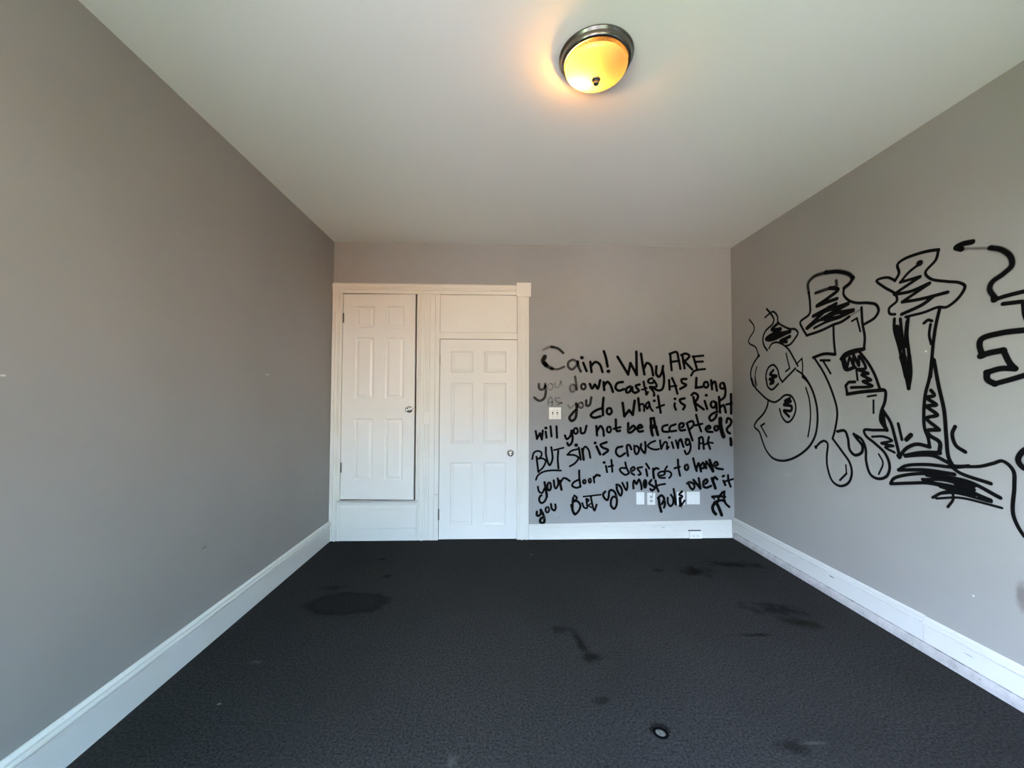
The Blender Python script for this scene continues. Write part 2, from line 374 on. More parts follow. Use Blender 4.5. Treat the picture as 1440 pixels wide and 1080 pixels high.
# ------------------------------------------------------------------ built-in door surround (trim_1)
tr = tag(empty('trim_1', (0, D, 0)), 'white fluted wooden surround framing both doors, reaching from the corner to the writing', 'door surround', kind='structure')
def X(px, py, off=0.02): return on_back(px, py, off)[0]
def Z(px, py, off=0.02): return on_back(px, py, off)[1]
def tpart(name, bm):   # built in world coordinates, parented without shifting
    o = obj(name, bm, m_trim, tr); o.matrix_parent_inverse = Matrix.Translation((0, -D, 0)); return o
def flute(wd, d, flutes):
    """profile across a board of width wd, thickness d; flutes = [(u0, u1, depth change)]"""
    p = [(0, 0), (0, d-0.003), (0.003, d)]
    for u0, u1, dd in flutes: p += [(u0, d), (u0+0.0015, d+dd*1.5), (u1-0.0015, d+dd*1.5), (u1, d)]
    return p + [(wd-0.003, d), (wd, d-0.003), (wd, 0)]
def vert(x0, z0, z1, prof): return extrude_profile(bmesh.new(), prof, lambda u, d, t: Vector((x0+u, D-d, t)), z0, z1)
zt_l, zt_r = Z(470, 397.3), Z(726, 401.6); ztop = (zt_l+zt_r)/2
xl = 0.001; xi = O1[0]; wl_ = xi-xl
tpart('side_casing', vert(xl, 0, ztop, flute(wl_, 0.024, [(0.030, 0.036, -0.006), (0.046, 0.064, 0.006), (0.072, 0.077, -0.006)])))
xr0 = X(727.3, 560); xr1 = X(743.8, 560); wr = xr1-xr0
blk0, blk1 = Z(737, 417.2, 0.035), Z(737, 397.6, 0.035)
tpart('side_casing', vert(xr0, 0, blk0, flute(wr, 0.024, [(0.014, 0.020, -0.006), (0.028, 0.034, -0.006), (0.042, 0.058, 0.006), (0.072, 0.078, -0.006), (0.088, 0.100, 0.005)])))
bm = bmesh.new(); box(bm, X(726.6, 407, 0.035), X(746.8, 407, 0.035), D-0.040, D, blk0, blk1, 0.003); tpart('corner_block', bm)
hz0 = O1[3]; hh = ztop-hz0
bm = extrude_profile(bmesh.new(), flute(hh, 0.026, [(0.030, 0.036, -0.007), (0.046, 0.052, -0.005), (0.060, 0.082, 0.005), (0.088, 0.093, -0.006)]),
    lambda u, d, t: Vector((t, D-d, hz0+u)), xl, X(726.5, 407, 0.035))
tpart('header', bm)
mx0 = O1[1]; mx1 = X(611.4, 560)
tpart('mullion', vert(mx0, 0, hz0, flute(mx1-mx0, 0.022, [(0.020, 0.026, -0.006), (0.040, 0.046, -0.006), (0.054, 0.072, 0.005), (0.086, 0.092, -0.006), (0.106, 0.112, -0.005), (0.128, 0.134, -0.006)])))
stz = Z(613, 695.5)
bm = bmesh.new(); box(bm, mx1+0.001, O2[0], D-0.018, D, stz+0.002, hz0, 0.002); tpart('door_stop', bm)
bm = bmesh.new(); box(bm, mx1+0.001, O2[0], D-0.023, D, 0, stz-0.001, 0.002); tpart('door_stop', bm)
# painted-over strike box on the mullion
bm = bmesh.new(); box(bm, X(595.5, 588), X(604.8, 588), D-0.0275, D-0.02, Z(600, 596.6), Z(600, 579.2), 0.002); tpart('cover_plate', bm)
# transom above the floor-level door
rz0, rz1 = O2[3], Z(672, 467.8)
bm = bmesh.new(); box(bm, O2[0], xr0-0.001, D-0.019, D, rz0, rz1, 0.002); tpart('transom_rail', bm)
tx0, tx1 = O2[0], xr0-0.001
bm = bmesh.new()
b0 = 0.003
box(bm, tx0+b0, tx1-b0, D-0.011, D-0.0005, rz1+b0, hz0-b0, 0.003)
tpart('transom_panel', bm)
# ledge and boxed base under the raised door
ledz1, ledz0 = O1[2], Z(535, 710.4, 0.03)
bm = extrude_profile(bmesh.new(), [(0, 0), (0, 0.022), (0.010, 0.026), (0.026, 0.030), (0.040, 0.044), (ledz1-ledz0-0.002, 0.046), (ledz1-ledz0, 0.044), (ledz1-ledz0, 0)],
    lambda u, d, t: Vector((t, D-d, ledz0+u)), xi-0.02, mx0+0.025)
tpart('ledge', bm)
bm = bmesh.new(); box(bm, xi+0.0005, mx0-0.0005, D-0.020, D, 0.0, ledz0-0.0005)
px0, px1, pz0, pz1 = X(477.8, 730), X(586.2, 730), Z(530, 744.2), Z(530, 715.2)
box(bm, px0+0.011, px1-0.011, D-0.027, D-0.019, pz0+0.011, pz1-0.011, 0.004)
for q in ((px0, px1, pz0, pz0+0.008), (px0, px1, pz1-0.008, pz1), (px0, px0+0.008, pz0+0.008, pz1-0.008), (px1-0.008, px1, pz0+0.008, pz1-0.008)):
    box(bm, q[0], q[1], D-0.026, D-0.019, q[2], q[3], 0.002)
tpart('base_panel', bm)

# ------------------------------------------------------------------ six-panel doors
def panel_door(name, Wd, Hd, panels, label):
    """door leaf in local coordinates: x 0..Wd from the hinge, front face y = 0 facing -y, thickness 35 mm"""
    bm = bmesh.new()
    xs = sorted({0.0, Wd, *[p[0] for p in panels], *[p[1] for p in panels]}); zs = sorted({0.0, Hd, *[p[2] for p in panels], *[p[3] for p in panels]})
    V = {}
    def v(x, y, z):
        k = (round(x, 5), round(y, 5), round(z, 5))
        if k not in V: V[k] = bm.verts.new((x, y, z))
        return V[k]
    def inset(p, i): return (p[0]+i, p[1]-i, p[2]+i, p[3]-i)
    def inside(a, b, c_, d): return any(p[0]-1e-6 <= a and b <= p[1]+1e-6 and p[2]-1e-6 <= c_ and d <= p[3]+1e-6 for p in panels)
    for a, b in zip(xs, xs[1:]):
        for c_, d in zip(zs, zs[1:]):
            if not inside(a, b, c_, d): bm.faces.new((v(a, 0, c_), v(b, 0, c_), v(b, 0, d), v(a, 0, d)))
    for p in panels:
        # the panel's own grid lines on its border: gather boundary verts
        bx = [x for x in xs if p[0]-1e-6 <= x <= p[1]+1e-6]; bz = [z for z in zs if p[2]-1e-6 <= z <= p[3]+1e-6]
        rings = [(0.0, 0.0), (0.005, 0.007), (0.012, 0.009), (0.018, 0.0085), (0.036, 0.003), (0.040, 0.0025)]
        prev = None
        for ins, dep in rings:
            q = inset(p, ins); cs = [(q[0], q[2]), (q[1], q[2]), (q[1], q[3]), (q[0], q[3])]
            cur = [v(x, dep, z) for x, z in cs]
            if prev:
                for k in range(4): bm.faces.new((prev[k], prev[(k+1) % 4], cur[(k+1) % 4], cur[k]))
            prev = cur
        bm.faces.new(prev)
    T = 0.035                                                       # back and edges
    c4 = [(0, 0), (Wd, 0), (Wd, Hd), (0, Hd)]
    f4 = [bm.verts.new((x, 0, z)) for x, z in c4]; b4 = [bm.verts.new((x, T, z)) for x, z in c4]
    for k in range(4): bm.faces.new((f4[k], b4[k], b4[(k+1) % 4], f4[(k+1) % 4]))
    bm.faces.new(list(reversed(b4)))
    return bm
def knob(parent, x, z, label):
    bm = lathe(bmesh.new(), [(0.0001, 0.0), (0.033, 0.0), (0.034, -0.003), (0.031, -0.008), (0.020, -0.011), (0.012, -0.014), (0.012, -0.030),
        (0.020, -0.036), (0.0265, -0.044), (0.0275, -0.052), (0.024, -0.060), (0.015, -0.0645), (0.009, -0.065), (0.007, -0.0635), (0.0001, -0.0635)], 'Y', (x, -0.0005, z), 40)
    o = obj('door_knob', bm, m_chrome, parent, True); o['label'] = 'round polished chrome knob'
    return o
def hinge(parent, x, z, h, m, lab):
    bm = lathe(bmesh.new(), [(0.0001, h/2+0.006), (0.004, h/2+0.004), (0.0065, h/2), (0.0065, h/6), (0.0055, h/6-0.001), (0.0065, h/6-0.002), (0.0065, -h/6), (0.0055, -h/6-0.001),
        (0.0065, -h/6-0.002), (0.0065, -h/2), (0.004, -h/2-0.004), (0.0001, -h/2-0.006)], 'Z', (x, -0.004, z), 14)
    box(bm, x-0.020, x-0.004, 0.0, 0.004, z-h/2, z+h/2)
    o = obj('hinge', bm, m, parent); o['label'] = lab
    return o
OFF = 0.016
def panels_from(pts, x0, z0):
    out = []
    for (a, b, c_, d) in pts:
        out.append((on_back(a, (c_+d)/2, OFF)[0]-x0, on_back(b, (c_+d)/2, OFF)[0]-x0, on_back((a+b)/2, d, OFF)[1]-z0, on_back((a+b)/2, c_, OFF)[1]-z0))
    # share grid lines: average the columns and rows
    cols = [[p for i, p in enumerate(out) if i % 2 == k] for k in (0, 1)]
    cx = [(sum(p[0] for p in c_)/3, sum(p[1] for p in c_)/3) for c_ in cols]
    rows = [out[2*r:2*r+2] for r in range(3)]
    rz = [((r[0][2]+r[1][2])/2, (r[0][3]+r[1][3])/2) for r in rows]
    return [(*cx[i % 2], *rz[i//2]) for i in range(6)]
P1 = [(500.8, 526.2, 431.5, 461), (543.8, 568.8, 431.5, 461), (499.8, 526, 475.5, 560.5), (542.5, 568.5, 475.5, 560.5), (497.8, 525, 588.8, 675), (540.8, 567.8, 588.8, 675)]
P2 = [(634.2, 665.2, 494.2, 523.8), (680.2, 711.8, 494.2, 523.8), (633.8, 665, 538.6, 624), (680.2, 711.8, 538.6, 624), (633.4, 664.6, 650.5, 738), (680, 711.4, 650.5, 738)]
w1 = d1x1-d1x0-0.005; h1 = d1z1-d1z0
door = tag(empty('door_1', (d1x0, D-OFF, d1z0), math.radians(-2.2)), 'white six-panel door raised above a boxed base, standing slightly ajar', 'door', kind='structure')
obj('door_panel', panel_door('door_panel', w1, h1, panels_from(P1, d1x0, d1z0), ''), m_door, door)
kx, kz = on_back(574.8, 575.9, OFF+0.05); knob(door, kx-d1x0, kz-d1z0, '')
bm = bmesh.new(); box(bm, w1-0.001, w1+0.004, 0.008, 0.027, kz-d1z0-0.028, kz-d1z0+0.028, 0.001); box(bm, w1+0.003, w1+0.013, 0.012, 0.023, kz-d1z0-0.008, kz-d1z0+0.008, 0.002)
obj('latch', bm, m_chrome, door)['label'] = 'small chrome latch on the door edge'
for py in (447.0, 657.5): hinge(door, 0.004, on_back(483, py, OFF)[1]-d1z0, 0.088, m_hinge, 'dark metal hinge')
w2 = d2x1-d2x0; h2 = d2z1-d2z0
door = tag(empty('door_2', (d2x0, D-OFF, d2z0)), 'white six-panel door closed at floor level beneath the blank transom panel', 'door', kind='structure')
obj('door_panel', panel_door('door_panel', w2, h2, panels_from(P2, d2x0, d2z0), ''), m_door, door)
kx, kz = on_back(718, 638, OFF+0.05); knob(door, kx-d2x0, kz-d2z0, '')
for py, mm, lab in ((506.0, m_hinge_paint, 'hinge painted over with white'), (723.5, m_hinge, 'dark metal hinge with worn paint')):
    hinge(door, -0.001, on_back(617, py, OFF)[1]-d2z0, 0.10, mm, lab)

# ------------------------------------------------------------------ ceiling lamp
LX, LY = CAM.x+0.4315, 1.7606
lamp = tag(empty('ceiling_lamp', (LX, LY, H)), 'round brushed nickel flush lamp with glowing amber glass bowl on the ceiling', 'ceiling lamp')
bm = lathe(bmesh.new(), [(0.060, -0.001), (0.1640, -0.001), (0.1655, -0.004), (0.1640, -0.009), (0.1585, -0.012), (0.1570, -0.016), (0.1555, -0.026), (0.1520, -0.033), (0.1475, -0.0355),
    (0.1440, -0.0365), (0.1405, -0.0365), (0.1395, -0.035), (0.1395, -0.030), (0.1400, -0.012), (0.060, -0.006)], 'Z', n=96, caps=False)
obj('pan', bm, m_nickel, lamp, True)
m_glass = bpy.data.materials.new('amber_frosted_glass'); m_glass.use_nodes = True
_n = m_glass.node_tree.nodes; _l = m_glass.node_tree.links
for n in list(_n): _n.remove(n)
_o = _n.new('ShaderNodeOutputMaterial'); _t = _n.new('ShaderNodeBsdfTranslucent'); _d = _n.new('ShaderNodeBsdfDiffuse'); _g = _n.new('ShaderNodeBsdfGlossy')
_t.inputs[0].default_value = (0.24, 0.20, 0.14, 1); _d.inputs[0].default_value = (0.85, 0.72, 0.48, 1); _g.inputs[0].default_value = (1, 1, 1, 1); _g.inputs['Roughness'].default_value = 0.15
_m1 = _n.new('ShaderNodeMixShader'); _m1.inputs[0].default_value = 0.12; _m2 = _n.new('ShaderNodeMixShader'); _m2.inputs[0].default_value = 0.04
_l.new(_t.outputs[0], _m1.inputs[1]); _l.new(_d.outputs[0], _m1.inputs[2]); _l.new(_m1.outputs[0], _m2.inputs[1]); _l.new(_g.outputs[0], _m2.inputs[2]); _l.new(_m2.outputs[0], _o.inputs[0])
prof = []
for k in range(15):
    a = k/14.0*PI/2; prof.append((max(0.0001, 0.1375*math.cos(a)), -0.0500-0.0540*math.sin(a)**1.15))
bm = lathe(bmesh.new(), prof, 'Z', n=96, caps=False)
obj('glass_bowl', bm, m_glass, lamp, True)
bm = lathe(bmesh.new(), [(0.0001, -0.1035), (0.019, -0.1035), (0.020, -0.107), (0.015, -0.111), (0.010, -0.112), (0.0105, -0.116), (0.0135, -0.121), (0.012, -0.126), (0.005, -0.130), (0.0001, -0.131)], 'Z', n=32)
obj('finial', bm, m_nickel, lamp, True)
m_bulb = bpy.data.materials.new('lit_bulb'); m_bulb.use_nodes = True
_n = m_bulb.node_tree.nodes; _b = _n['Principled BSDF']; _b.inputs['Emission Color'].default_value = (1.0, 0.42, 0.07, 1); _b.inputs['Emission Strength'].default_value = 440.0
def bulb(name, cx, cy, m, ang):
    bm = lathe(bmesh.new(), [(0.0001, 0.0), (0.012, 0.0), (0.013, 0.022), (0.017, 0.034), (0.024, 0.048), (0.0275, 0.062), (0.025, 0.077), (0.014, 0.087), (0.0001, 0.090)], 'Z', n=24)
    bm.transform(Matrix.Translation((cx, cy, -0.060)) @ Matrix.Rotation(ang, 4, 'Z') @ Matrix.Rotation(PI/2, 4, 'Y'))
    return obj(name, bm, m, lamp, True)
bulb('bulb', -0.018, 0.010, m_bulb, math.radians(140))
bm = bmesh.new(); box(bm, -0.018, 0.006, -0.004, 0.016, -0.066, -0.012, 0.004); obj('socket', bm, m_plate, lamp)
# ------------------------------------------------------------------ plates and sockets on the far wall
PLATES = []
def plate(name, x0p, x1p, y0p, y1p, label, cat, m=m_plate, dep=0.006, base=0.0, group=None):
    xm, ym = (x0p+x1p)/2, (y0p+y1p)/2
    x0, x1 = on_back(x0p, ym, base+dep)[0], on_back(x1p, ym, base+dep)[0]; z1, z0 = on_back(xm, y0p, base+dep)[1], on_back(xm, y1p, base+dep)[1]
    root = tag(empty(name, ((x0+x1)/2, D-base, (z0+z1)/2)), label, cat, group)
    hx, hz = (x1-x0)/2, (z1-z0)/2
    bm = bmesh.new(); box(bm, -hx, hx, -dep, 0.0, -hz, hz, 0.0022)
    obj('plate', bm, m, root); PLATES.append((x0, x1, z0, z1, base+dep))
    return root, hx, hz, dep
def screw(root, x, z, dep):
    bm = lathe(bmesh.new(), [(0.0001, -dep-0.0012), (0.003, -dep-0.001), (0.0036, -dep+0.0005)], 'Y', (x, 0, z), 12); obj('screw', bm, m_socket, root)
def receptacle(root, x, z, dep, sideways=False):
    bm = lathe(bmesh.new(), [(0.0001, -dep-0.002), (0.0145, -dep-0.002), (0.016, -dep-0.0005), (0.016, -dep+0.001)], 'Y', (x, 0, z), 28)
    for v in bm.verts: 
        if sideways: v.co.x = x+max(-0.0125, min(0.0125, v.co.x-x))
        else: v.co.z = z+max(-0.0125, min(0.0125, v.co.z-z))
    r = obj('socket', bm, m_socket if not sideways else m_plate, root)
    bm = bmesh.new()
    for s in (-1, 1):
        if sideways: box(bm, x-0.004, x+0.005, -dep-0.0027, -dep-0.0015, z+s*0.006-0.0014, z+s*0.006+0.0014)
        else: box(bm, x+s*0.006-0.0014, x+s*0.006+0.0014, -dep-0.0027, -dep-0.0015, z-0.003, z+0.006)
    o = lathe(bm, [(0.0001, -dep-0.0027), (0.0026, -dep-0.0027), (0.0026, -dep-0.0015)], 'Y', (x-0.009 if sideways else x, 0, z if sideways else z-0.008), 10)
    obj('slot', bm, m_slot, r)
r, hx, hz, dep = plate('light_switch', 772.0, 789.0, 572.8, 589.8, 'square white double switch plate left of the words "you do what"', 'light switch', m_plate_warm)
for s in (-1, 1):
    xx = s*0.0225
    bm = bmesh.new(); box(bm, xx-0.006, xx+0.006, -dep-0.0015, -dep+0.001, -0.013, 0.013, 0.0006); o = obj('toggle_frame', bm, m_slot, r)
    bm = bmesh.new(); box(bm, xx-0.004, xx+0.004, -dep-0.012, -dep, -0.009, 0.001, 0.0015); obj('toggle', bm, m_plate_warm, r)
    for z in (-0.03, 0.03): screw(r, xx, z, dep)
r, hx, hz, dep = plate('wall_plate', 895.0, 906.2, 692.3, 709.6, 'blank white plate below the word "must", left of the outlet', 'wall plate', group='low cover plates below the writing')
for z in (-0.042, 0.042): screw(r, 0, z, dep)
r, hx, hz, dep = plate('power_outlet', 910.2, 921.6, 693.0, 710.0, 'white double power outlet left of the sprayed word "RULE"', 'power outlet', group='low cover plates below the writing')
receptacle(r, 0, 0.0205, dep); receptacle(r, 0, -0.0205, dep); screw(r, 0, 0, dep)
r, hx, hz, dep = plate('wall_plate', 952.3, 963.2, 691.8, 710.0, 'narrow white plate sprayed over by the last letter of "RULE"', 'wall plate', group='low cover plates below the writing')
for z in (-0.042, 0.042): screw(r, 0, z, dep)
r, hx, hz, dep = plate('wall_plate', 966.0, 984.3, 691.6, 709.4, 'wide blank white plate right of "RULE", below the word "over"', 'wall plate', group='low cover plates below the writing')
for x in (-0.023, 0.023):
    for z in (-0.042, 0.042): screw(r, x, z, dep)
# outlet set sideways into the baseboard
r, hx, hz, dep = plate('power_outlet', 969.8, 987.6, 747.2, 758.9, 'white outlet box lying sideways against the baseboard, touching the carpet', 'power outlet', dep=0.034, base=0.0)
for s in (-1, 1): receptacle(r, s*0.0205, -0.004, dep, True)
bm = bmesh.new(); box(bm, -hx-0.006, hx-0.008, -0.028, -0.012, hz, hz+0.008, 0.001); obj('box_edge', bm, m_slot, r)['label'] = 'dark open edge above the outlet'

# ------------------------------------------------------------------ grey piece in the burnt spot of the carpet
gx, gy = on_floor(929, 1031)
cap = tag(empty('floor_cap', (gx, gy, 0.0), 0.0), 'small grey oval cap in a dark round spot on the carpet', 'cap')
m_cap = mat('grey_cap', (0.1, 0.1, 0.1), 0.8, spec=0.15)
t = NT(m_cap); t.color(t.mix(t.mapr(t.noise(150, 3), 0.35, 0.7), (0.075, 0.076, 0.070), (0.125, 0.125, 0.115)))
bm = lathe(bmesh.new(), [(0.0001, 0.0005), (0.0180, 0.0005), (0.0180, 0.0014), (0.0165, 0.0024), (0.006, 0.0027), (0.005, 0.0022), (0.0001, 0.0022)], 'Z', n=32)
bm.transform(Matrix.Rotation(math.radians(-38), 4, 'Z') @ Matrix.Scale(1.15, 4, (1, 0, 0)) @ Matrix.Scale(0.92, 4, (0, 1, 0)))
obj('cap_top', bm, m_cap, cap, True)
bm = lathe(bmesh.new(), [(0.0205, 0.0004), (0.0212, 0.0030), (0.025, 0.0034), (0.029, 0.002), (0.032, 0.0004)], 'Z', n=32, caps=False)
bm.transform(Matrix.Rotation(math.radians(-38), 4, 'Z') @ Matrix.Scale(0.95, 4, (0, 1, 0)))
m_rim = mat('burnt_rim', (0.003, 0.003, 0.004), 1.0, spec=0.0); obj('rim', bm, m_rim, cap, True)['label'] = 'charred black rim'

# ------------------------------------------------------------------ sprayed paint strokes
CROPS = dict(A=(740, 470, 7.7125), B=(880, 470, 7.7125), C=(740, 590, 6.75), D=(880, 590, 6.0), N1=(745, 690, 14.4), N2=(840, 640, 13.5), N3=(940, 640, 11.37),
    N4=(870, 600, 16.0), N5=(950, 580, 13.5), N6=(745, 620, 13.5), N7=(900, 520, 18.0), G=(885, 685, 13.09),
    R1=(1040, 420, 9.0), R2=(1040, 530, 8.308), R3=(1110, 370, 7.714), R4=(1110, 490, 5.4), R5=(1220, 330, 5.4), R6=(1220, 500, 4.907), R7=(1340, 330, 4.91), R8=(1310, 590, 3.0))
def catmull(P, sub=7):
    if len(P) < 3: return P
    out = []
    Q = [P[0]*2-P[1]] + P + [P[-1]*2-P[-2]]
    for i in range(1, len(Q)-2):
        p0, p1, p2, p3 = Q[i-1], Q[i], Q[i+1], Q[i+2]
        t0 = 0.0; t1 = t0+max(1e-6, (p1-p0).length**0.5); t2 = t1+max(1e-6, (p2-p1).length**0.5); t3 = t2+max(1e-6, (p3-p2).length**0.5)
        for k in range(sub):
            t_ = t1+(t2-t1)*k/sub
            A1 = p0*((t1-t_)/(t1-t0))+p1*((t_-t0)/(t1-t0)); A2 = p1*((t2-t_)/(t2-t1))+p2*((t_-t1)/(t2-t1)); A3 = p2*((t3-t_)/(t3-t2))+p3*((t_-t2)/(t3-t2))
            B1 = A1*((t2-t_)/(t2-t0))+A2*((t_-t0)/(t2-t0)); B2 = A2*((t3-t_)/(t3-t1))+A3*((t_-t1)/(t3-t1))
            out.append(B1*((t2-t_)/(t2-t1))+B2*((t_-t1)/(t2-t1)))
    return out+[P[-1]]
_layer = [0]
def plate_lift(x, z):
    for (a, b, c_, d, dd) in PLATES:
        if a-0.010 <= x <= b+0.010 and c_-0.010 <= z <= d+0.010: return dd+0.0006
    return 0.0
def ribbon(bm, lay, pts, hw, wall, alpha=1.0, soft=0.30):
    """a stroke of paint along 2-D wall points; hw half width (metres). Mesh rows: feathered edge, solid core, feathered edge, round ends."""
    pts2 = [pts[0]]
    for p in pts[1:]:
        L = (p-pts2[-1]).length
        if L > hw*0.25:
            k = max(1, int(L/(hw*0.9))); q = pts2[-1]
            for j in range(1, k+1): pts2.append(q+(p-q)*(j/k))
    if len(pts2) == 1: pts2.append(pts2[0]+Vector((hw*0.3, 0)))
    for i in range(1, len(pts2)-1):                                   # a sharp turn ends one stroke and starts the next
        a, b = pts2[i]-pts2[i-1], pts2[i+1]-pts2[i]
        if a.angle(b, 0.0) > 0.95:
            ribbon(bm, lay, pts2[:i+1], hw, wall, alpha, soft); ribbon(bm, lay, pts2[i:], hw, wall, alpha, soft); return
    pts = pts2; n = len(pts)
    _layer[0] += 1; lift = 0.0006 + 0.00002*(_layer[0] % 60)
    rows = [(-(1+soft*0.55), 0.0), (-(1-soft*0.55), alpha), (0.0, alpha), (1-soft*0.55, alpha), (1+soft*0.55, 0.0)]
    def mk(p, al):
        if wall == 'back':
            x = min(max(p.x, 0.01), W-0.0015); v = bm.verts.new((x, D-lift-plate_lift(p.x, p.y), p.y))
        else: v = bm.verts.new((W-lift, p.x, p.y))
        v[lay] = al; return v
    tang = []
    for i in range(n):
        d = pts[min(i+1, n-1)]-pts[max(i-1, 0)]
        if d.length < 1e-7: d = pts[min(i+1, n-1)]-pts[i] if i+1 < n else pts[i]-pts[i-1]
        tang.append(d.normalized() if d.length > 1e-9 else Vector((1, 0)))
    sect = []
    for i in range(n):
        nn = Vector((-tang[i].y, tang[i].x)); sect.append([mk(pts[i]+nn*(hw*r), a) for r, a in rows])
    for A, B in zip(sect, sect[1:]):
        for k in range(4): bm.faces.new((A[k], A[k+1], B[k+1], B[k]))
    for end, sgn in ((0, -1), (n-1, 1)):                              # rounded ends
        T_ = tang[end]*sgn; N_ = Vector((-tang[end].y, tang[end].x)); S = sect[end]; ctr = S[2]
        K = 6; inner = [S[1]]; outer = [S[0]]
        for k in range(1, K):
            a = PI*k/K; dirv = N_*(-math.cos(a)) + T_*math.sin(a)
            inner.append(mk(pts[end]+dirv*(hw*(1-soft*0.55)), alpha)); outer.append(mk(pts[end]+dirv*(hw*(1+soft*0.55)), 0.0))
        inner.append(S[3]); outer.append(S[4])
        for k in range(K):
            bm.faces.new((ctr, inner[k], inner[k+1])); bm.faces.new((inner[k], outer[k], outer[k+1], inner[k+1]))
def strokes_mesh(strokes, wall, default_soft):
    """strokes: text lines 'crop width [a=alpha] [p] : x,y x,y ...' in the units of that crop of the measured wall"""
    bm = bmesh.new(); lay = bm.verts.layers.float.new('cover')
    fn = on_back if wall == 'back' else on_right
    for line in strokes.strip().splitlines():
        line = line.strip()
        if not line: continue
        head, body = line.split(':'); hd = head.split(); cx0, cy0, sc = CROPS[hd[0]]; wpx = float(hd[1])/sc
        alpha, poly, soft, oval = 1.0, False, default_soft, False
        for o_ in hd[2:]:
            if o_.startswith('a='): alpha = float(o_[2:])
            elif o_.startswith('s='): soft = float(o_[2:])
            elif o_ == 'p': poly = True
            elif o_ == 'o': oval = True
        P = []
        for tok in body.split():
            cr_ = (cx0, cy0, sc)
            if '@' in tok: tok, nm = tok.split('@'); cr_ = CROPS[nm]
            a, b = tok.split(','); P.append(Vector((cr_[0]+float(a)/cr_[2], cr_[1]+float(b)/cr_[2])))
        if oval:                                                     # centre, radii
            c_ = P[0]; rx, ry = [float(q)/sc for q in body.split()[1].split(',')]
            P = [c_+Vector((rx*math.cos(-1.2+k*2*PI/18), ry*math.sin(-1.2+k*2*PI/18))) for k in range(20)]
        P = P if poly or oval else catmull(P)
        mid = P[len(P)//2]
        s = abs(fn(mid.x, mid.y+0.5)[1]-fn(mid.x, mid.y-0.5)[1])      # metres per pixel there
        pts = [Vector(fn(p.x, p.y)) for p in P]
        ribbon(bm, lay, pts, 1.10*wpx*s/2, wall, alpha, soft)
    return bm

